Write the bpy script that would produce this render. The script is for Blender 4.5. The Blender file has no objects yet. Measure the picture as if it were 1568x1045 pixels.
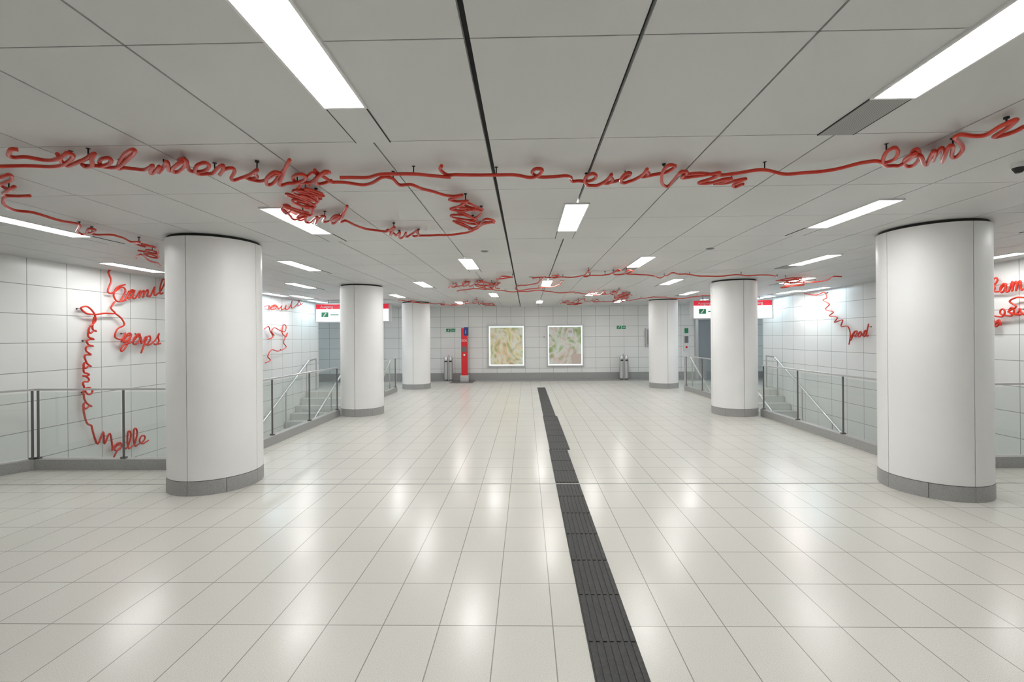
import bpy, bmesh, math, random
from mathutils import Vector, Matrix
random.seed(7)
sc = bpy.context.scene
try:
    sc.view_settings.view_transform = 'Standard'
    sc.view_settings.look = 'None'
except Exception: pass

# ------------------------------------------------------------------ camera
F = 697.0; H = 1.6; CZ = 2.68
cam_d = bpy.data.cameras.new('camera'); cam = bpy.data.objects.new('camera', cam_d)
sc.collection.objects.link(cam)
cam_d.sensor_width = 36; cam_d.lens = 36*F/1568
cam_d.shift_x = -8.6/1568; cam_d.shift_y = -7.5/1568
cam_d.clip_start = 0.05
R = Matrix.Rotation(math.radians(1.1), 3, 'Z') @ Matrix.Rotation(math.pi/2, 3, 'X') @ Matrix.Rotation(-0.008, 3, 'Z')
cam.matrix_world = Matrix.Translation((0, 0, H)) @ R.to_4x4()
sc.camera = cam
def ray(x, y): return R @ Vector(((x-792.6)/F, -(y-515.0)/F, -1))
def on_z(x, y, z):
    d = ray(x, y); t = (z-H)/d.z; return Vector((d.x*t, d.y*t, z))
def on_x(x, y, X):
    d = ray(x, y); t = X/d.x; return Vector((X, d.y*t, H+d.z*t))

# ------------------------------------------------------------------ materials
def new_mat(name, col=(.8,.8,.8), rough=.5, metal=0, emit=None, es=0, coat=0, spec=None):
    m = bpy.data.materials.new(name); m.use_nodes = True
    b = m.node_tree.nodes['Principled BSDF']
    b.inputs['Base Color'].default_value = (*col, 1); b.inputs['Roughness'].default_value = rough
    b.inputs['Metallic'].default_value = metal
    if coat: b.inputs['Coat Weight'].default_value = coat; b.inputs['Coat Roughness'].default_value = .08
    if spec is not None: b.inputs['Specular IOR Level'].default_value = spec
    if emit: b.inputs['Emission Color'].default_value = (*emit, 1); b.inputs['Emission Strength'].default_value = es
    return m
class NT:
    def __init__(s, m, co='Object'): s.m = m; s.t = m.node_tree; s.b = s.t.nodes['Principled BSDF']; s.tc = s.t.nodes.new('ShaderNodeTexCoord'); s.co = s.tc.outputs[co]; s.sep = s.t.nodes.new('ShaderNodeSeparateXYZ'); s.t.links.new(s.co, s.sep.inputs[0])
    def l(s, a, b): s.t.links.new(a, b)
    def math(s, op, a, b=None, c=None):
        n = s.t.nodes.new('ShaderNodeMath'); n.operation = op
        for i, v in enumerate((a, b, c)):
            if v is None: continue
            if isinstance(v, (int, float)): n.inputs[i].default_value = v
            else: s.l(v, n.inputs[i])
        return n.outputs[0]
    def line(s, ax, period, off, w):
        c = s.sep.outputs[ax]
        return s.math('LESS_THAN', s.math('PINGPONG', s.math('SUBTRACT', c, off), period/2), w/2)
    def noise(s, scale, detail=3, dist=0):
        n = s.t.nodes.new('ShaderNodeTexNoise'); n.inputs['Scale'].default_value = scale; n.inputs['Detail'].default_value = detail
        n.inputs['Distortion'].default_value = dist
        s.l(s.co, n.inputs['Vector']); return n.outputs['Fac']
    def ramp(s, fac, stops):
        n = s.t.nodes.new('ShaderNodeValToRGB'); e = n.color_ramp.elements
        while len(e) < len(stops): e.new(.5)
        for i, (p, c) in enumerate(stops): e[i].position = p; e[i].color = (*c, 1)
        s.l(fac, n.inputs[0]); return n.outputs[0]
    def mix(s, fac, a, b):
        n = s.t.nodes.new('ShaderNodeMix'); n.data_type = 'RGBA'
        if isinstance(fac, (int, float)): n.inputs[0].default_value = fac
        else: s.l(fac, n.inputs[0])
        for i, v in ((6, a), (7, b)):
            if isinstance(v, tuple): n.inputs[i].default_value = (*v, 1)
            else: s.l(v, n.inputs[i])
        return n.outputs[2]

def wall_mat(name, ax, off):
    m = new_mat(name, (.8,.8,.78), .26); n = NT(m)
    k = n.math('MAXIMUM', n.line(ax, .52, off, .009), n.line(2, .385, .02, .009))
    base = n.ramp(n.noise(1.2), [(.3, (.83,.84,.825)), (.7, (.87,.877,.865))])
    n.l(n.mix(k, base, (.34,.35,.335)), n.b.inputs['Base Color'])
    return m
M_wy = wall_mat('white_wall_tile_side', 1, .12)
M_wx = wall_mat('white_wall_tile_end', 0, -.05)

M_floor = new_mat('polished_floor_tile', (.7,.69,.62), .2); n = NT(M_floor)
k = n.math('MAXIMUM', n.line(0, .3135, .133, .0058), n.line(1, .431, 2.511, .0058))
sp = n.noise(240, 1); big = n.noise(.9, 2)
base = n.ramp(sp, [(.28, (.54,.53,.475)), (.45, (.66,.65,.60)), (.55, (.69,.68,.625)), (.72, (.76,.75,.695))])
fv = n.t.nodes.new('ShaderNodeTexWhiteNoise'); fv.noise_dimensions = '2D'
cmb = n.t.nodes.new('ShaderNodeCombineXYZ')
n.l(n.math('FLOOR', n.math('DIVIDE', n.math('SUBTRACT', n.sep.outputs[0], .133), .3135)), cmb.inputs[0])
n.l(n.math('FLOOR', n.math('DIVIDE', n.math('SUBTRACT', n.sep.outputs[1], 2.511), .431)), cmb.inputs[1])
n.l(cmb.outputs[0], fv.inputs['Vector'])
tone = n.math('MULTIPLY', fv.outputs['Value'], .25)
base = n.mix(tone, base, (.56,.545,.49))
n.l(n.mix(k, base, (.30,.29,.26)), n.b.inputs['Base Color'])
n.l(n.math('ADD', n.math('ADD', n.math('MULTIPLY', big, .06), .18), n.math('MULTIPLY', fv.outputs['Value'], .05)), n.b.inputs['Roughness'])
n.b.inputs['Specular IOR Level'].default_value = .46

M_ceil = new_mat('ceiling_metal_panel', (.60,.60,.585), .45); n = NT(M_ceil)
n.l(n.ramp(n.noise(.7), [(.3, (.62,.625,.62)), (.7, (.68,.685,.68))]), n.b.inputs['Base Color'])
M_dark = new_mat('shadow_gap_black', (.02,.02,.02), .7)
M_pillar = new_mat('pillar_enamel_white', (.84,.84,.82), .42); n = NT(M_pillar)
n.l(n.ramp(n.noise(1.5), [(.3, (.87,.87,.865)), (.7, (.91,.91,.905))]), n.b.inputs['Base Color'])
M_granite = new_mat('grey_granite', (.33,.33,.32), .4); n = NT(M_granite)
n.l(n.ramp(n.noise(180, 4), [(.3, (.26,.26,.255)), (.7, (.46,.46,.45))]), n.b.inputs['Base Color'])
M_step = new_mat('light_stone_step', (.6,.6,.57), .45); n = NT(M_step)
n.l(n.ramp(n.noise(180, 4), [(.3, (.52,.52,.50)), (.7, (.68,.68,.65))]), n.b.inputs['Base Color'])
M_steel = new_mat('brushed_stainless', (.62,.62,.62), .35, .9); n = NT(M_steel)
n.l(n.math('ADD', n.math('MULTIPLY', n.noise(40), .2), .25), n.b.inputs['Roughness'])
M_door = new_mat('painted_steel_grey', (.34,.37,.40), .4, .2)
M_dsteel = new_mat('dark_steel', (.18,.18,.18), .4, .7)
M_rub = new_mat('black_rubber_ribs', (.022,.022,.022), .5); n = NT(M_rub)
n.l(n.ramp(n.noise(60), [(.3, (.014,.014,.014)), (.75, (.045,.045,.043))]), n.b.inputs['Base Color'])
M_rope = new_mat('red_painted_tube', (.62,.035,.015), .25); n = NT(M_rope)
n.l(n.ramp(n.noise(9), [(.3, (.56,.026,.012)), (.7, (.68,.045,.022))]), n.b.inputs['Base Color'])
M_red = new_mat('red_enamel', (.72,.02,.03), .35)
M_redsign = new_mat('red_sign_acrylic', (.75,.02,.05), .4, emit=(.8,.02,.05), es=.4)
M_blue = new_mat('blue_enamel', (.02,.04,.22), .4)
M_green = new_mat('green_pictogram', (.02,.28,.12), .5)
M_white = new_mat('white_plastic', (.8,.8,.8), .4)
M_card = new_mat('beige_card', (.66,.56,.50), .5)
M_lightbox = new_mat('lightbox_white', (.8,.85,.85), .4, emit=(.80,.95,1), es=.8)
M_lamp = new_mat('fluorescent_diffuser', (.9,.9,.9), .5, emit=(1,.995,.985), es=31)
M_cool = new_mat('cool_fluorescent_diffuser', (.9,.9,.9), .5, emit=(.66,.88,1), es=22)
M_vent = new_mat('grey_vent_grille', (.36,.36,.35), .5); n = NT(M_vent)
k = n.line(0, .012, 0, .004)
n.l(n.mix(k, (.40,.40,.385), (.16,.16,.16)), n.b.inputs['Base Color'])
M_glass = bpy.data.materials.new('clear_glass'); M_glass.use_nodes = True
t = M_glass.node_tree; t.nodes.clear()
o = t.nodes.new('ShaderNodeOutputMaterial'); mx = t.nodes.new('ShaderNodeMixShader'); tr = t.nodes.new('ShaderNodeBsdfTransparent')
gl = t.nodes.new('ShaderNodeBsdfGlossy'); lw = t.nodes.new('ShaderNodeLayerWeight'); lw.inputs[0].default_value = .5
pw = t.nodes.new('ShaderNodeMath'); pw.operation = 'POWER'; pw.inputs[1].default_value = 4.5
ma = t.nodes.new('ShaderNodeMath'); ma.operation = 'MULTIPLY_ADD'; ma.inputs[1].default_value = .7; ma.inputs[2].default_value = .08
t.links.new(lw.outputs['Facing'], pw.inputs[0]); t.links.new(pw.outputs[0], ma.inputs[0])
tr.inputs[0].default_value = (.86,.90,.875,1); gl.inputs['Roughness'].default_value = .02
t.links.new(ma.outputs[0], mx.inputs[0]); t.links.new(tr.outputs[0], mx.inputs[1]); t.links.new(gl.outputs[0], mx.inputs[2]); t.links.new(mx.outputs[0], o.inputs[0])

def art_mat(name, stops, sc_, seed, veil):
    m = new_mat(name, (.8,.8,.7), .3); n = NT(m); mp = n.t.nodes.new('ShaderNodeMapping'); mp.inputs['Location'].default_value = (seed, seed*2, seed*3)
    n.l(n.tc.outputs['Object'], mp.inputs[0]); n.co = mp.outputs[0]
    a = n.ramp(n.noise(sc_, 2, 2.2), stops)
    soft = n.ramp(n.noise(sc_*1.9, 3, 1.0), [(.42, (0,0,0)), (.60, (1,1,1))])
    c = n.mix(n.math('MULTIPLY', soft, .65), a, veil)
    n.l(c, n.b.inputs['Base Color']); n.l(c, n.b.inputs['Emission Color']); n.b.inputs['Emission Strength'].default_value = .08
    return m
M_art1 = art_mat('floral_artwork_yellow', [(.30,(.30,.42,.16)),(.40,(.56,.62,.30)),(.47,(.84,.72,.34)),(.53,(.82,.85,.72)),(.60,(.84,.62,.38)),(.68,(.46,.56,.26)),(.76,(.68,.32,.22))], 1.5, 3.1, (.82,.86,.78))
M_art2 = art_mat('floral_artwork_grey', [(.30,(.20,.28,.10)),(.42,(.42,.50,.26)),(.50,(.68,.74,.66)),(.58,(.72,.58,.52)),(.70,(.38,.44,.24))], 1.3, 8.4, (.76,.78,.74))

# ------------------------------------------------------------------ mesh builder
class MB:
    def __init__(s): s.bm = bmesh.new(); s.mats = []
    def mi(s, m):
        if m not in s.mats: s.mats.append(m)
        return s.mats.index(m)
    def box(s, x0, x1, y0, y1, z0, z1, m):
        v = [s.bm.verts.new((x, y, z)) for z in (z0, z1) for y in (y0, y1) for x in (x0, x1)]
        i = s.mi(m)
        for q in ((0,2,3,1),(4,5,7,6),(0,1,5,4),(2,6,7,3),(0,4,6,2),(1,3,7,5)):
            f = s.bm.faces.new([v[a] for a in q]); f.material_index = i
    def quad(s, pts, m):
        f = s.bm.faces.new([s.bm.verts.new(p) for p in pts]); f.material_index = s.mi(m)
    def beam(s, p, q, w, h, m):
        p = Vector(p); q = Vector(q); d = (q-p).normalized()
        up = Vector((0,0,1)) if abs(d.z) < .95 else Vector((0,1,0))
        sd = d.cross(up).normalized(); u = sd.cross(d)
        vs = [s.bm.verts.new(e + sd*a*w/2 + u*b*h/2) for e in (p, q) for a, b in ((-1,-1),(1,-1),(1,1),(-1,1))]
        i = s.mi(m)
        for f in ((3,2,1,0),(4,5,6,7),(0,1,5,4),(1,2,6,5),(2,3,7,6),(3,0,4,7)):
            fc = s.bm.faces.new([vs[a] for a in f]); fc.material_index = i
    def tube(s, p, q, r, m, seg=14, r2=None):
        p = Vector(p); q = Vector(q); d = (q-p).normalized()
        up = Vector((0,0,1)) if abs(d.z) < .95 else Vector((0,1,0))
        a = d.cross(up).normalized(); b = a.cross(d); r2 = r if r2 is None else r2
        c0 = [s.bm.verts.new(p + (a*math.cos(t)+b*math.sin(t))*r) for t in [2*math.pi*k/seg for k in range(seg)]]
        c1 = [s.bm.verts.new(q + (a*math.cos(t)+b*math.sin(t))*r2) for t in [2*math.pi*k/seg for k in range(seg)]]
        i = s.mi(m)
        for k in range(seg):
            f = s.bm.faces.new((c0[k], c0[(k+1)%seg], c1[(k+1)%seg], c1[k])); f.material_index = i; f.smooth = True
        for c in (c0[::-1], c1):
            f = s.bm.faces.new(c); f.material_index = i
    def done(s, name, parent=None, bevel=0):
        bmesh.ops.recalc_face_normals(s.bm, faces=s.bm.faces)
        for e in s.bm.edges:
            if len(e.link_faces) == 2 and e.link_faces[0].normal.dot(e.link_faces[1].normal) < .75: e.smooth = False
        me = bpy.data.meshes.new(name); s.bm.to_mesh(me); s.bm.free()
        for m in s.mats: me.materials.append(m)
        ob = bpy.data.objects.new(name, me); sc.collection.objects.link(ob)
        if parent: ob.parent = parent
        if bevel:
            b = ob.modifiers.new('bevel', 'BEVEL'); b.width = bevel; b.segments = 2; b.limit_method = 'ANGLE'
        return ob
def empty(name):
    e = bpy.data.objects.new(name, None); sc.collection.objects.link(e); return e
def text(s, x, y, z, size, m, parent, name='lettering'):
    cu = bpy.data.curves.new(name, 'FONT'); cu.body = s; cu.size = size; cu.extrude = .002; cu.materials.append(m)
    ob = bpy.data.objects.new(name, cu); sc.collection.objects.link(ob); ob.location = (x, y, z); ob.rotation_euler = (math.pi/2, 0, 0); ob.parent = parent

# ------------------------------------------------------------------ room constants
XL, XR = -6.54, 7.30            # side walls
YB, YF = -3.2, 16.8             # back / far wall
CL, CR = -3.85, 4.62            # curb lines over the stair voids
V0, V1 = 5.5, 13.3              # stair void, near / far edge
AL, AR, YA = -9.6, 10.4, 14.2   # side hall extents behind the side walls
ZD = -4.7

b = MB()
b.box(CL, CR, YB, YF, -.25, 0, M_floor)
b.box(XL, CL, YB, V0, -.25, 0, M_floor); b.box(CR, XR, YB, V0, -.25, 0, M_floor)
b.box(XL, CL, V1, YF, -.25, 0, M_floor); b.box(CR, XR, V1, YF, -.25, 0, M_floor)
b.box(AL, XL, YA, YF, -.25, 0, M_floor); b.box(XR, AR, YA, YF, -.25, 0, M_floor)
b.box(XL, CL, V0-.0, V1, ZD-.2, ZD, M_floor); b.box(CR, XR, V0, V1, ZD-.2, ZD, M_floor)
b.done('floor')
b = MB(); b.box(XL+.02, XR-.02, 4.915, 4.935, 0, .002, M_granite)
b.done('trim_1')
b = MB(); b.box(AL, AR, YF-.75, YF-.03, 0.0, .003, M_granite); b.done('trim_2')

# ceiling: metal panels hung below a black void
b = MB()
b.box(AL, AR, YB, YF, CZ+.03, CZ+.25, M_dark)
x0, px, y0, py = -.2075, .63, 1.644, .85
for i in range(-16, 17):
    xa = x0 + i*px; xb = xa + px
    if xb < AL or xa > AR: continue
    ga = .012 if i == 0 else (.008 if i == 1 else .005)
    gb = .012 if i == -1 else (.008 if i == 0 else .005)
    for j in range(-6, 19):
        ya = y0 + j*py; yb = ya + py
        ya = max(ya, YB); yb = min(yb, YF)
        if yb - ya < .02: continue
        b.box(max(xa+ga, AL), min(xb-gb, AR), ya+.003, yb-.003, CZ, CZ+.03, M_ceil)
b.done('ceiling')

b = MB(); b.box(XL-.2, XL, YB, YA, ZD, CZ+.2, M_wy); b.done('wall_left')
b = MB(); b.box(XR, XR+.2, YB, YA, ZD, CZ+.2, M_wy); b.done('wall_right')
b = MB(); b.box(AL, AR, YF, YF+.2, -.3, CZ+.2, M_wx); b.done('wall_far')
b = MB(); b.box(XL-.2, XR+.2, YB-.2, YB, -.3, CZ+.2, M_wx); b.done('wall_back')
b = MB(); b.box(AL-.2, AL, YA-.2, YF, -.3, CZ+.2, M_wy); b.box(AL, XL-.2, YA-.2, YA, -.3, CZ+.2, M_wx); b.done('wall_side_hall_left')
b = MB(); b.box(AR, AR+.2, YA-.2, YF, -.3, CZ+.2, M_wy); b.box(XR+.2, AR, YA-.2, YA, -.3, CZ+.2, M_wx); b.done('wall_side_hall_right')
b = MB()
for c, s in ((CL, 1), (CR, -1)):
    b.box(min(c, c+.15*s), max(c, c+.15*s), V0, V1, ZD, -.25, M_wy)
b.box(XL, CL, V0-.15, V0, ZD, -.25, M_wx); b.box(CR, XR, V0-.15, V0, ZD, -.25, M_wx)
b.done('wall_stairwell')
b = MB(); b.box(AL, AR, YF-.03, YF, 0, .25, M_granite); b.done('baseboard_far')
b = MB(); b.box(XL, XL+.02, YB, V0, 0, .12, M_granite); b.done('baseboard_left')
b = MB(); b.box(XR-.02, XR, YB, V0, 0, .12, M_granite); b.done('baseboard_right')

# stairs
for xa, xb in ((XL+.01, CL-.01), (CR+.01, XR-.01)):
    st = empty('staircase')
    b = MB(); run = .29; rise = .168
    for i in range(26):
        z = -rise*(i+1); ya = V1 - run*(i+1)
        b.box(xa, xb, ya, V1-run*i, ZD, z, M_step)
        b.box(xa+.02, xb-.02, ya-.0, ya+.03, z, z+.004, M_granite)
    b.done('steps', st)
    h = MB(); sl = rise/run
    for x in (xa+.12, (xa+xb)/2, xb-.12):
        p = (x, V1+.45, .95); q = (x, V1, .93); r = (x, V0+.4, .93 - sl*(V1-V0-.4))
        h.tube(p, q, .021, M_steel); h.tube(q, r, .021, M_steel)
        h.tube((x, V1+.45, 0), (x, V1+.45, .95), .021, M_steel)
        for k in range(0, 25, 4):
            yy = V1-.15-run*k
            h.tube((x, yy, -rise*(k+1)), (x, yy, .93-sl*(V1-yy)), .016, M_steel)
    h.done('handrails', st)

# ------------------------------------------------------------------ pillars
def pillar(x, y, r=.45):
    b = MB(); hz = .145
    def ring(r0, a0, a1, z0, z1, m, nseg):
        i = b.mi(m); prev = None; inner = r0-.03
        for k in range(nseg+1):
            a = a0 + (a1-a0)*k/nseg; c, s_ = math.cos(a), math.sin(a)
            cur = [b.bm.verts.new((x+rr*c, y+rr*s_, zz)) for rr, zz in ((inner, z0), (r0, z0), (r0, z1), (inner, z1))]
            if prev:
                for q in range(4):
                    f = b.bm.faces.new((prev[q], cur[q], cur[(q+1)%4], prev[(q+1)%4])); f.material_index = i; f.smooth = (q == 1)
            else:
                f = b.bm.faces.new(cur[::-1]); f.material_index = i
            prev = cur
        f = b.bm.faces.new(prev); f.material_index = i
    b.tube((x, y, 0), (x, y, CZ), r-.022, M_dark, 64)
    for qd in range(4):
        a0 = qd*math.pi/2; g = .004/r
        ring(r, a0+g, a0+math.pi/2-g, hz+.006, CZ-.03, M_pillar, 28)
    for qd in range(8):
        a0 = qd*math.pi/4; g = .002/r
        ring(r+.004, a0+g, a0+math.pi/4-g, 0, hz, M_granite, 14)
    b.done('round_pillar')
PL = [(-3.45, 5.0), (-3.45, 9.5), (-3.45, 14.2), (4.2, 4.8), (4.2, 9.3), (4.2, 14.05)]
for p, rr in zip(PL, (.45, .43, .43, .45, .43, .43)): pillar(*p, rr)

# ------------------------------------------------------------------ lamps
LW, LL = .185, .93
def lamp(x, ye, vent=True, m=M_lamp, name='ceiling_light'):
    e = empty(name); e.location = (x, ye, CZ)
    def local(bb, nm, **k):
        ob = bb.done(nm, e, **k); ob.location = (-x, -ye, -CZ); return ob
    a = MB(); y1, y0_ = ye, ye-LL
    for (xa, xb, ya, yb) in ((x-LW/2-.012, x-LW/2, y0_-.012, y1+.012), (x+LW/2, x+LW/2+.012, y0_-.012, y1+.012), (x-LW/2, x+LW/2, y0_-.012, y0_), (x-LW/2, x+LW/2, y1, y1+.012)):
        a.box(xa, xb, ya, yb, CZ-.012, CZ+.002, M_white)
    local(a, 'frame')
    a = MB(); a.box(x-LW/2, x+LW/2, y0_, y1, CZ-.008, CZ+.001, m); local(a, 'diffuser')
    if vent:
        a = MB(); a.box(x-LW/2, x+LW/2, y1+.014, y1+.40, CZ-.004, CZ+.001, M_ceil if vent == 1 else M_vent)
        a.box(x-LW/2-.005, x-LW/2, y1+.014, y1+.40, CZ-.005, CZ+.001, M_dark); a.box(x+LW/2, x+LW/2+.005, y1+.014, y1+.40, CZ-.005, CZ+.001, M_dark)
        local(a, 'end_grille')
for r_ in range(-1, 6):
    ye = 2.10 + 2.55*r_
    xs = (-5.88, -3.36, -.8375, 1.6825, 4.2, 6.72) if r_ % 2 == 0 else (-4.62, -2.0975, .4225, 2.9425, 5.46)
    if r_ == 0: xs = (-.8375, 1.6825)
    if r_ == -1: xs = (-2.0975, .4225, 2.9425)  # unseen row behind the camera, added to brighten the near floor and ceiling
    for x in xs:
        if any(abs(x-a) < .6 and ye-LL-.5 < c < ye+.9 for a, c in PL): continue
        lamp(x, ye, 2 if (x > 1 and r_ % 2 == 0) else 1)
for xa in (-8.6, 9.2):
    lamp(xa, 15.6, 0, M_cool, 'side_hall_light')
for xa in (-6.2, 6.95):
    lamp(xa, 11.6, 0, M_cool, 'side_hall_light')
    lamp(xa, 13.9, 0, M_cool, 'side_hall_light')

# ------------------------------------------------------------------ tactile strip
b = MB()
def strip(xa, xb, ya, yb):
    b.box(xa, xb, ya, yb, 0, .004, M_rub)
    nr = 7; w = (xb-xa)/nr
    for i in range(nr):
        c = xa + w*(i+.5)
        y = ya
        while y < yb-.05:
            b.box(c-w*.28, c+w*.28, y+.006, min(y+.43, yb)-.006, .004, .009, M_rub); y += .43
strip(.305, .560, -1.5, 4.90); strip(.305, .560, 4.95, 6.4)
strip(.315, .600, 6.4, 9.05); strip(.325, .570, 9.05, 14.1)
b.done('tactile_guide_strip')

# ------------------------------------------------------------------ railings
def railing(pts, name='glass_railing', pitch=1.12):
    b = MB()
    for (p, q) in zip(pts[:-1], pts[1:]):
        p = Vector((*p, 0)); q = Vector((*q, 0)); L = (q-p).length; d = (q-p)/L
        b.beam(p+Vector((0,0,.065)), q+Vector((0,0,.065)), .10, .13, M_granite)
        nn = max(1, round(L/pitch))
        for i in range(nn+1):
            c = p + d*(.03+(L-.06)*i/nn)
            b.tube(c+Vector((0,0,.13)), c+Vector((0,0,.97)), .013, M_dsteel, 10)
            b.beam(c+Vector((0,0,.13)), c+Vector((0,0,.15)), .06, .04, M_dsteel)
            if i < nn:
                c1 = c+d*.03; c2 = p + d*(.03+(L-.06)*(i+1)/nn) - d*.03
                zu, zd_ = Vector((0,0,.95)), Vector((0,0,.15))
                b.quad([c1+zd_, c2+zd_, c2+zu, c1+zu], M_glass)
        b.beam(p+Vector((0,0,.985)), q+Vector((0,0,.985)), .045, .022, M_steel)
    return b.done(name)
railing([(XL+.03, 4.85), (-6.08, V0+.02), (CL-.02, V0+.02)], pitch=1.2)
railing([(CL, V0+.1), (CL, 9.2)]); railing([(CL, 9.85), (CL, V1)])
railing([(XR-.03, V0+.02), (CR+.02, V0+.02)], pitch=1.2)
railing([(CR, V0+.1), (CR, 9.0)]); railing([(CR, 9.65), (CR, V1)])

# ------------------------------------------------------------------ red tube handwriting
rope = empty('red_handwriting_tube')
def cat(pts, n=6):
    P = [pts[0]] + list(pts) + [pts[-1]]; out = []
    for i in range(1, len(P)-2):
        p0, p1, p2, p3 = [Vector(p) for p in P[i-1:i+3]]
        for k in range(n):
            t = k/n
            out.append(.5*((2*p1)+(-p0+p2)*t+(2*p0-5*p1+4*p2-p3)*t*t+(-p0+3*p1-3*p2+p3)*t**3))
    out.append(Vector(P[-2])); return out
nrope = [0]
br = MB()
def tube_curve(pts3, r=.0105, bracket=None, every=.75):
    cd = bpy.data.curves.new('stroke', 'CURVE'); cd.dimensions = '3D'; cd.bevel_depth = r; cd.bevel_resolution = 3; cd.use_fill_caps = True
    sp = cd.splines.new('POLY'); sp.points.add(len(pts3)-1)
    for i, p in enumerate(pts3): sp.points[i].co = (*p, 1)
    sp.use_smooth = True
    cd.materials.append(M_rope)
    nrope[0] += 1
    ob = bpy.data.objects.new('stroke_%d' % nrope[0], cd); sc.collection.objects.link(ob); ob.parent = rope
    if bracket is not None:
        acc = every*.5
        for a, c in zip(pts3[:-1], pts3[1:]):
            acc += (c-a).length
            if acc > every:
                acc = 0
                w = c + bracket; bn = bracket.normalized()
                br.tube(c + bn*.006, w, .004, M_dark, 8)
                br.tube(w - bn*.009, w, .012, M_dark, 10)
RZ = CZ-.058
def ceil_stroke(px, n=6, every=1.0, r=.0108):
    pts = [on_z(p[0], p[1], RZ) for p in cat([(a, c, 0) for a, c in px], n)]
    L = 0
    for i, p in enumerate(pts):
        if i: L += (pts[i]-pts[i-1]).length
        p.z += .010*math.sin(L*5) + .006*math.sin(L*13)
    tube_curve(pts, r=r, bracket=Vector((0,0,CZ-RZ)), every=every)
def wall_stroke(px, X, n=6):
    pts = [on_x(p[0], p[1], X) for p in cat([(a, c, 0) for a, c in px], n)]
    tube_curve(pts, r=.0125, bracket=Vector((-.07 if X < 0 else .07, 0, 0)), every=1.6)
G = {
'e': ([(.25,.12),(.5,.32),(.52,.58),(.33,.70),(.14,.50),(.14,.20),(.32,0),(.58,.03)], .8),
'l': ([(.22,.25),(.48,.9),(.46,1.32),(.30,1.38),(.20,1.0),(.18,.35),(.28,.02)], .5),
'b': ([(.22,.25),(.48,.9),(.40,1.35),(.22,1.0),(.18,.35),(.28,.02),(.5,.1),(.52,.5),(.4,.6),(.6,.5)], .8),
'n': ([(.10,.45),(.2,.66),(.26,.45),(.24,.02),(.32,.38),(.5,.64),(.64,.5),(.62,.12),(.74,0)], .9),
'm': ([(.10,.45),(.2,.66),(.26,.45),(.24,.02),(.32,.38),(.48,.64),(.58,.45),(.56,.02),(.64,.38),(.80,.64),(.92,.5),(.90,.12),(1.02,0)], 1.2),
'o': ([(.20,.35),(.38,.68),(.18,.60),(.06,.30),(.20,.0),(.46,.04),(.60,.36),(.44,.68),(.26,.60),(.36,.48),(.62,.5)], .9),
'a': ([(.26,.45),(.5,.62),(.3,.68),(.1,.45),(.12,.1),(.3,0),(.48,.25),(.57,.62),(.54,.2),(.64,0)], .85),
's': ([(.28,.35),(.44,.74),(.44,.5),(.58,.22),(.42,0),(.22,.06),(.40,.02)], .8),
'r': ([(.18,.45),(.22,.74),(.36,.60),(.5,.62),(.48,.2),(.6,0)], .75),
'd': ([(.28,.5),(.46,.62),(.25,.66),(.08,.35),(.2,0),(.42,.12),(.6,.8),(.68,1.35),(.6,.6),(.58,.1),(.7,0)], .9),
'i': ([(.2,.6),(.22,.3),(.25,.05),(.38,0)], .5),
'c': ([(.3,.5),(.52,.6),(.35,.70),(.12,.42),(.2,.05),(.42,0)], .7),
't': ([(.2,.6),(.32,1.2),(.24,.6),(.28,.08),(.42,0)], .6),
'h': ([(.28,.7),(.42,1.25),(.28,1.38),(.2,.9),(.18,.02),(.26,.36),(.45,.62),(.6,.48),(.56,.1),(.7,0)], .9),
'p': ([(.2,.6),(.22,0),(.17,-.6),(.2,-.15),(.3,.48),(.52,.64),(.64,.36),(.46,.02),(.28,.08),(.55,-.02)], .85),
'g': ([(.26,.45),(.5,.62),(.3,.68),(.1,.42),(.2,.02),(.45,.2),(.56,.60),(.54,-.2),(.38,-.62),(.18,-.48),(.34,-.15)], .85),
'u': ([(.15,.6),(.18,.2),(.3,0),(.5,.2),(.58,.62),(.58,.2),(.7,0)], .9),
'w': ([(.12,.6),(.16,.2),(.28,0),(.42,.2),(.48,.5),(.5,.2),(.62,0),(.78,.3),(.78,.62),(.9,.5)], 1.1),
'S': ([(.3,.4),(.7,1.0),(.62,1.35),(.36,1.2),(.45,.75),(.62,.35),(.4,-.1),(.1,.05),(.35,.1)], 1.0),
'C': ([(.4,.7),(.7,1.15),(.5,1.3),(.2,.9),(.12,.35),(.35,-.05),(.7,.1)], 1.0),
'A': ([(.25,.5),(.55,1.3),(.58,.6),(.60,.05),(.45,.5),(.25,.45),(.5,.42),(.8,.3)], 1.0),
'-': ([(.5,.04)], 1.0)}
def word(s, base, hy, slant=.35):
    g_ = [G.get(c, G['-']) for c in s]
    tot = sum(w for _, w in g_)
    B = cat([(a, c, 0) for a, c in base], 16); L = [0]
    for a, c in zip(B[:-1], B[1:]): L.append(L[-1]+(c-a).length)
    k = L[-1]/tot
    def at(d):
        d_ = max(0, min(d, L[-1]-1e-4)); i = 0
        while i < len(L)-2 and L[i+1] <= d_: i += 1
        tt = (d_-L[i])/max(1e-6, L[i+1]-L[i]); dr = B[i+1]-B[i]
        if dr.length < 1e-6: dr = B[min(i+2, len(B)-1)]-B[i]
        dr = dr.normalized()
        return B[i].lerp(B[i+1], tt) + dr*(d-d_), dr
    out = [(base[0][0], base[0][1])]; x = 0; rn = random.Random(s)
    for pts, w in g_:
        jh = hy*rn.uniform(.85, 1.2)
        for (u, v) in pts:
            p, d = at((x+u)*k + slant*v*jh); nr = Vector((d.y, -d.x, 0))
            q = p + nr*v*jh
            out.append((q.x, q.y))
        x += w
        p, d = at(x*k); out.append((p.x+d.y*hy*.08, p.y-d.x*hy*.08))
    return out
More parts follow.
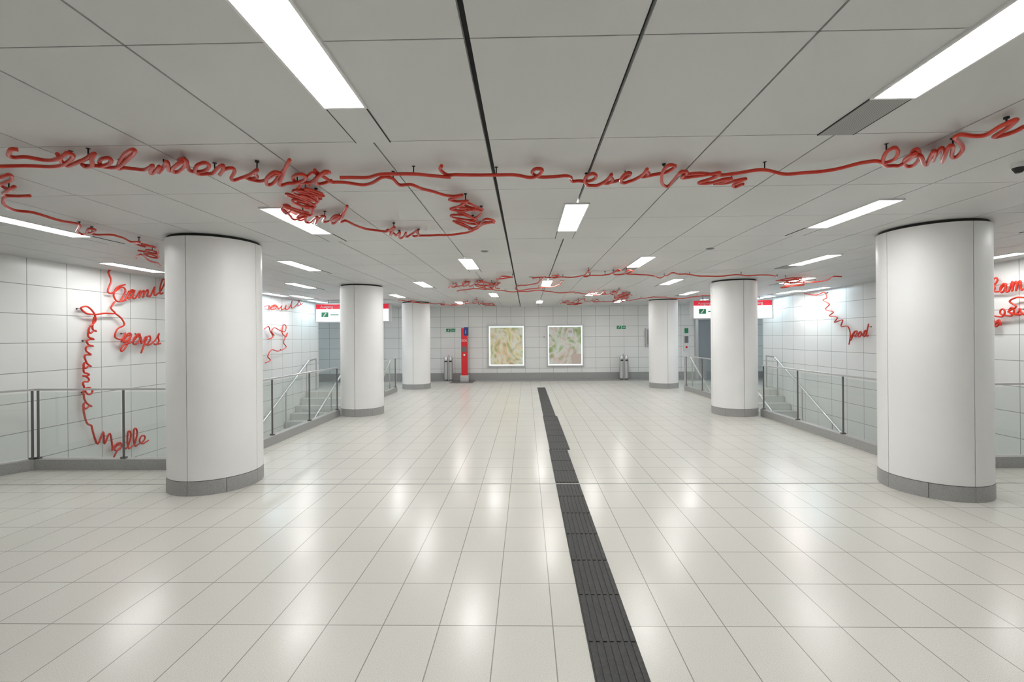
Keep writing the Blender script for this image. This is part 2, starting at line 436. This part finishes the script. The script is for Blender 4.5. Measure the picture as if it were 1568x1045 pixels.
def scrib(cx, cy, w, h, n, seed=1, tilt=0.):
    # tangle: flat back-and-forth loops that drift across
    rn = random.Random(seed); out = []
    for i in range(n):
        f = (i+.5)/n; ww = w*.5*rn.uniform(.55, 1.05); hh = h*.5*rn.uniform(.12, .30); oy = (f-.5)*h*.85+rn.uniform(-.08,.08)*h; ox = rn.uniform(-.14,.14)*w
        for a in range(6):
            t = 2*math.pi*a/6 + .4
            u = ox + ww*math.cos(t); v = oy + h*.14*a/6 + hh*math.sin(t)
            out.append((cx+u*math.cos(tilt)-v*math.sin(tilt), cy+u*math.sin(tilt)+v*math.cos(tilt)))
    return out

# front line across the ceiling
ceil_stroke([(0,255),(40,257),(80,257),(104,250),(112,240),(104,233),(92,238),(70,243),(40,240),(22,241),(13,237),(17,228),(28,229)])
ceil_stroke([(88,236),(94,250),(104,256),(118,250)] + word('sel-wo', [(118,252),(180,260),(240,265),(290,262)], 27, .45)[1:] + word('ensdec', [(290,262),(340,270),(400,279),(450,282),(508,279)], 25, .35)[1:])
ceil_stroke([(508,279),(524,281),(540,284),(556,285),(570,281),(586,273),(600,275),(612,283),(630,280),(648,287),(664,293),(678,298),(694,300),(708,298),(698,304),(688,309),(700,311),(716,308),(702,316),(690,320),(706,322),(722,318)])
ceil_stroke(scrib(716,328,44,40,6,3,.25)+[(742,338),(757,340)], every=2, r=.009)
ceil_stroke([(676,254),(674,262),(684,270),(700,269),(724,269),(760,270),(790,268),(812,269),(826,264),(830,258),(820,258),(815,264),(824,270),(846,270),(866,270),(874,274),(876,281),(888,279)] + word('eses', [(888,281),(940,281),(1000,270)], 20, .45)[1:] + [(1020,264),(1034,256),(1024,254),(1014,264),(1014,278),(1022,285),(1032,276),(1042,264),(1052,264),(1044,275),(1060,274),(1084,268),(1102,263),(1094,270),(1070,279),(1088,279),(1108,272),(1120,271),(1108,278),(1094,283),(1112,283),(1128,278),(1142,275),(1124,284),(1126,288),(1138,283)])
ceil_stroke([(508,279),(490,270),(482,263)], every=3)
ceil_stroke([(520,272),(560,275),(584,268),(620,268),(660,270),(690,269)])
ceil_stroke([(1044,268),(1070,268),(1100,270),(1130,266),(1165,262),(1200,266),(1232,261),(1280,258),(1320,249),(1342,246)] + word('eom', [(1342,251),(1390,256),(1430,251),(1470,239)], 30, .4)[1:] + [(1474,228),(1462,214),(1470,206),(1490,206),(1510,204),(1530,193),(1556,182),(1545,192),(1522,206),(1550,201),(1568,194)])
# second line, left cluster
ceil_stroke(scrib(466,306,48,40,6,5,.35), every=2, r=.009)
ceil_stroke([(474,284),(486,272),(478,266),(466,276),(460,286),(456,292)]+scrib(476,298,40,22,3,9,.3), every=2, r=.009)
ceil_stroke([(432,320),(438,316),(446,322),(438,328),(432,322),(444,330)] + word('and', [(450,334),(480,342),(530,340)], 17, .4) + [(545,346),(560,353),(580,354)] + word('Aus', [(584,357),(610,363),(646,361)], 12, .3)[1:] + [(670,358),(690,360),(712,358),(728,352),(742,344),(757,337),(744,334),(732,345),(718,352)])
# third line far left
ceil_stroke([(0,272),(14,270),(18,277),(6,281),(0,285),(16,292),(22,284),(10,290),(6,298),(24,300),(46,299),(30,302),(8,305),(6,313),(24,322),(50,325),(80,332),(108,340),(122,346),(118,356),(128,360),(136,350),(146,352),(136,358),(150,362),(170,360),(186,364),(200,370),(214,368),(208,374),(222,378)])
ceil_stroke(scrib(230,384,34,22,4,4,.2), every=2, r=.0095)
ceil_stroke([(208,396),(215,390),(224,396),(240,402),(246,408)])
# deeper lines
ceil_stroke(word('-e-s-ce-', [(815,426),(860,426),(910,422),(960,421),(1000,423)], 9))
ceil_stroke([(1000,423),(1012,426),(1028,418),(1040,420),(1060,422),(1090,423),(1120,421),(1150,423),(1182,421),(1190,425)])
ceil_stroke(scrib(1212,432,44,17,4,6,-.1)+[(1235,432),(1262,430),(1276,425),(1289,424)], every=2)
ceil_stroke(word('sand', [(687,441),(710,438),(740,438),(765,443)], 8))
ceil_stroke(scrib(742,436,34,12,3,8,.2)+[(768,424),(785,424),(760,428)], every=2)
ceil_stroke([(700,446),(740,442),(780,447),(820,445),(850,448),(880,447)])
ceil_stroke(word('-esdo', [(880,449),(910,452),(940,451),(968,454)], 6))
ceil_stroke(scrib(952,455,30,9,3,11,-.2), every=2)
ceil_stroke(word('-e--s-', [(610,460),(640,464),(680,467),(700,469)], 4))
ceil_stroke(word('-elu-', [(690,468),(720,465),(760,469)], 5))
ceil_stroke(scrib(748,466,26,6,2,12), every=3)
ceil_stroke(word('ens-e', [(858,465),(900,462),(940,463),(968,460)], 5))
ceil_stroke(scrib(880,465,30,5,2,13), every=3)
ceil_stroke([(968,460),(1000,455),(1040,457),(1090,452)])
ceil_stroke([(835,424),(820,434),(790,440),(800,444),(850,438),(862,430)])
# writing on the side walls
WXL = XL+.07; WXR = XR-.07
def WL(px, n=6): wall_stroke(px, WXL, n)
def WR(px, n=6): wall_stroke(px, WXR, n)
WL([(146,402),(160,398),(176,401),(172,405),(150,404),(152,409),(176,409),(166,416),(170,430),(165,446),(172,449),(186,440),(192,446),(184,462)])
WL([(192,436),(180,440),(174,452),(180,462),(192,460)] + word('amil', [(192,458),(220,456),(250,450)], 18, .35))
WL([(176,462),(170,472),(176,480),(160,480),(146,482),(132,480),(124,472),(134,470),(144,480),(146,492),(138,500)])
WL([(144,486)] + word('suisnes', [(137,496),(132,530),(127,570),(128,610),(127,632)], 17, -.1)[1:] + [(133,648),(140,652)])
WL([(176,480),(186,488),(190,498),(180,504),(176,516),(186,520),(192,510)] + word('gops', [(186,524),(214,528),(246,528)], 21, .25))
WL([(140,652),(144,668),(150,680),(158,662),(160,680),(168,664),(172,684)] + word('olle', [(172,690),(196,688),(228,676)], 19, .3))
WL([(190,682),(180,690),(172,706),(166,716)])
WL([(405,470),(412,468)] + word('outs', [(412,474),(440,474),(464,466)], 10))
WL([(405,504),(411,500),(414,508),(418,516),(410,520)])
WL([(420,514),(416,508),(420,502),(428,506),(436,508),(438,500),(434,498),(432,510),(438,516),(440,510),(434,524),(438,532),(426,538),(416,536),(410,546),(414,552),(406,556)])
WR([(1232,450),(1250,452),(1262,448),(1266,456),(1260,460),(1270,466),(1264,474),(1276,478),(1270,484),(1282,486),(1278,494),(1290,490),(1288,500),(1298,500),(1302,512),(1300,528)])
WR([(1302,518)] + word('pod', [(1304,514),(1316,516),(1330,515)], 14, .2))
WR(word('Sam', [(1510,448),(1535,448),(1568,444)], 19, .2))
WR([(1568,456),(1556,456),(1546,462),(1556,470),(1544,478)] + word('see', [(1568,482),(1548,484),(1526,486)], -15, .2) + [(1514,484),(1512,498)] + word('oo', [(1512,500),(1532,500)], 16))
br.done('mounting_brackets', rope)

# ------------------------------------------------------------------ far wall furniture
def px_x(x, Y): return (x-806)/F*Y
def poster(xa, xb, za, zb, m, card=False):
    e = empty('framed_poster'); Y = YF
    a = MB(); w = .045
    for q in ((xa, xb, za, za+w), (xa, xb, zb-w, zb), (xa, xa+w, za+w, zb-w), (xb-w, xb, za+w, zb-w)):
        a.box(q[0], q[1], Y-.07, Y, q[2], q[3], M_steel)
    a.done('frame', e, bevel=.004)
    a = MB(); a.box(xa+w, xb-w, Y-.03, Y, za+w, zb-w, M_lightbox); a.done('mat_board', e)
    a = MB(); a.box(xa+w+.04, xb-w-.04, Y-.034, Y-.03, za+w+.04, zb-w-.04, m)
    if card:
        cx = px_x(873, Y); a.box(cx-.1, cx+.1, Y-.038, Y-.034, 1.56, 1.86, M_white)
        a.box(cx-.07, cx+.07, Y-.040, Y-.038, 1.70, 1.80, M_card)
        a.box(xb-w-.40, xb-w-.04, Y-.037, Y-.034, za+w+.04, za+w+.42, M_card)
    a.done('artwork', e)
poster(-1.42, -.05, .47, 2.01, M_art1); poster(.747, 2.10, .47, 2.01, M_art2, True)

e = empty('emergency_call_pillar'); X = -2.20; Y = 16.15
a = MB(); a.box(X-.15, X+.15, Y-.1, Y+.1, .003, .22, M_steel); a.done('plinth', e, bevel=.01)
a = MB(); a.box(X-.11, X+.11, Y-.07, Y+.07, .22, 1.63, M_red)
a.box(X-.08, X+.08, Y-.075, Y-.07, 1.05, 1.25, M_dsteel); a.tube((X, Y-.09, .95), (X, Y-.07, .95), .035, M_white); a.done('column', e, bevel=.008)
a = MB(); a.box(X-.11, X-.01, Y-.075, Y+.075, 1.63, 1.90, M_red); a.box(X-.01, X+.13, Y-.08, Y+.08, 1.63, 1.93, M_blue); a.done('head_sign', e, bevel=.006)
text('SOS', X-.10, Y-.074, 1.42, .11, M_white, e); text('i', X+.035, Y-.082, 1.70, .2, M_white, e)
a = MB(); a.box(X-.45, X+.35, 15.55, 16.55, .003, .010, M_dsteel); a.done('floor_mat')

for X in (-2.83, 3.5):
    e = empty('litter_bin'); Y = 16.45
    a = MB()
    for dx in (-.085, .085):
        a.tube((X+dx, Y, .05), (X+dx, Y, .78), .078, M_steel, 28); a.tube((X+dx, Y, .003), (X+dx, Y, .05), .065, M_dsteel, 24)
        a.tube((X+dx, Y, .78), (X+dx, Y, .87), .078, M_steel, 28, .05)
        a.box(X+dx-.045, X+dx+.045, Y-.082, Y-.06, .68, .73, M_dark)
    a.box(X-.012, X+.012, Y-.03, Y+.1, .003, .93, M_steel)
    a.done('body', e)

def exit_sign(xa, xb, z0, z1, Y=YF):
    e = empty('exit_sign'); a = MB(); a.box(xa, xb, Y-.05, Y, z0, z1, M_white)
    h = z1-z0; a.box(xa+.015, xa+h*1.2, Y-.053, Y-.05, z0+.015, z1-.015, M_green)
    xx = xa+h*1.35
    a.box(xx, xb-.02, Y-.053, Y-.05, z0+.015, z1-.015, M_green)
    a.beam((xa+h*.5, Y-.055, z0+.04), (xa+h*.75, Y-.055, z1-.05), .004, .022, M_white); a.tube((xa+h*.8, Y-.056, z1-.04), (xa+h*.8, Y-.053, z1-.04), .014, M_white, 10)
    a.beam((xx+.03, Y-.055, (z0+z1)/2), (xb-.04, Y-.055, (z0+z1)/2), .004, .018, M_white)
    a.done('panel', e)
exit_sign(-2.97, -2.60, 1.76, 1.91); exit_sign(3.3, 3.66, 1.82, 1.97)
a = MB(); a.box(4.36, 4.60, YF-.1, YF, 1.2, 1.85, M_steel); a.box(4.39, 4.57, YF-.105, YF-.1, 1.24, 1.81, M_vent); a.box(4.54,4.555,YF-.12,YF-.105,1.5,1.56,M_dsteel); a.done('wall_cabinet', bevel=.004)
a = MB(); a.box(px_x(833,YF)-.03, px_x(833,YF)+.03, YF-.03, YF, 1.5, 1.62, M_white); a.box(px_x(833,YF)-.018, px_x(833,YF)+.018, YF-.034, YF-.03, 1.54, 1.58, M_dsteel); a.done('wall_switch')

# lift doors in the right side hall
e = empty('lift_door'); a = MB()
for q in ((6.15, 6.25, 0, 2.3), (7.25, 7.35, 0, 2.3), (6.25, 7.25, 2.15, 2.3)): a.box(q[0], q[1], YF-.14, YF, q[2], q[3], M_steel)
a.done('frame', e); a = MB()
a.box(6.25, 6.745, YF-.06, YF, 0, 2.15, M_door); a.box(6.755, 7.25, YF-.06, YF, 0, 2.15, M_door); a.done('leaves', e)
a = MB(); a.box(5.75, 5.95, YF-.05, YF, 1.0, 1.9, M_white); a.box(5.78, 5.92, YF-.054, YF-.05, 1.66, 1.84, M_green); a.box(5.78,5.92,YF-.054,YF-.05,1.3,1.55,M_dsteel); a.tube((5.85,YF-.06,1.15),(5.85,YF-.05,1.15),.04,M_red,16); a.done('call_panel', e)

# hanging light box signs over the stair heads
def hang_sign(xa, xb, y=13.1):
    e = empty('hanging_direction_sign'); a = MB(); z0, z1, z2 = 2.07, 2.42, 2.56
    a.box(xa, xb, y-.09, y+.09, z0, z1, M_lightbox); a.done('light_box', e)
    a = MB(); a.box(xa, xb, y-.095, y+.095, z1+.005, z2, M_redsign); a.done('red_band', e)
    a = MB()
    a.box(xa-.04, xa, y-.1, y+.1, z0-.03, z2+.02, M_steel); a.box(xb, xb+.04, y-.1, y+.1, z0-.03, z2+.02, M_steel); a.box(xa, xb, y-.1, y+.1, z0-.03, z0, M_steel); a.box(xa, xb, y-.1, y+.1, z2, z2+.02, M_steel)
    for x in (xa+.3, xb-.3): a.tube((x, y, z2), (x, y, CZ), .018, M_steel)
    a.done('frame', e)
    a = MB(); x = xa+.15
    while x < xb-.5:
        a.box(x, x+.2, y-.094, y-.09, z0+.12, z0+.26, M_green); a.beam((x+.06,y-.097,z0+.14),(x+.14,y-.097,z0+.24),.004,.03,M_white)
        a.box(x+.26, x+.5, y-.094, y-.09, z0+.17, z0+.20, M_green); x += 1.15
    a.done('pictograms', e)
    text('Ausgang', xa+.12, y-.096, z1+.035, .11, M_white, e); text('Ausgang', xb-.62, y-.096, z1+.035, .11, M_white, e)
hang_sign(-6.05, -3.95); hang_sign(4.75, 6.95)

# dome camera and round ceiling speakers
a = MB(); c = on_z(1560, 250, CZ); a.tube((c.x,c.y,CZ-.03),(c.x,c.y,CZ),.04,M_white,24); a.tube((c.x,c.y,CZ-.06),(c.x,c.y,CZ-.03),.018,M_dark,20,.034); a.done('dome_camera')
for x_, y_ in ((2.31, 5.75), (-.52, 5.75), (.1, 8.3)):
    a = MB(); a.tube((x_, y_, CZ-.006), (x_, y_, CZ), .05, M_vent, 24); a.tube((x_, y_, CZ-.010), (x_, y_, CZ-.006), .035, M_dsteel, 24); a.done('ceiling_speaker')
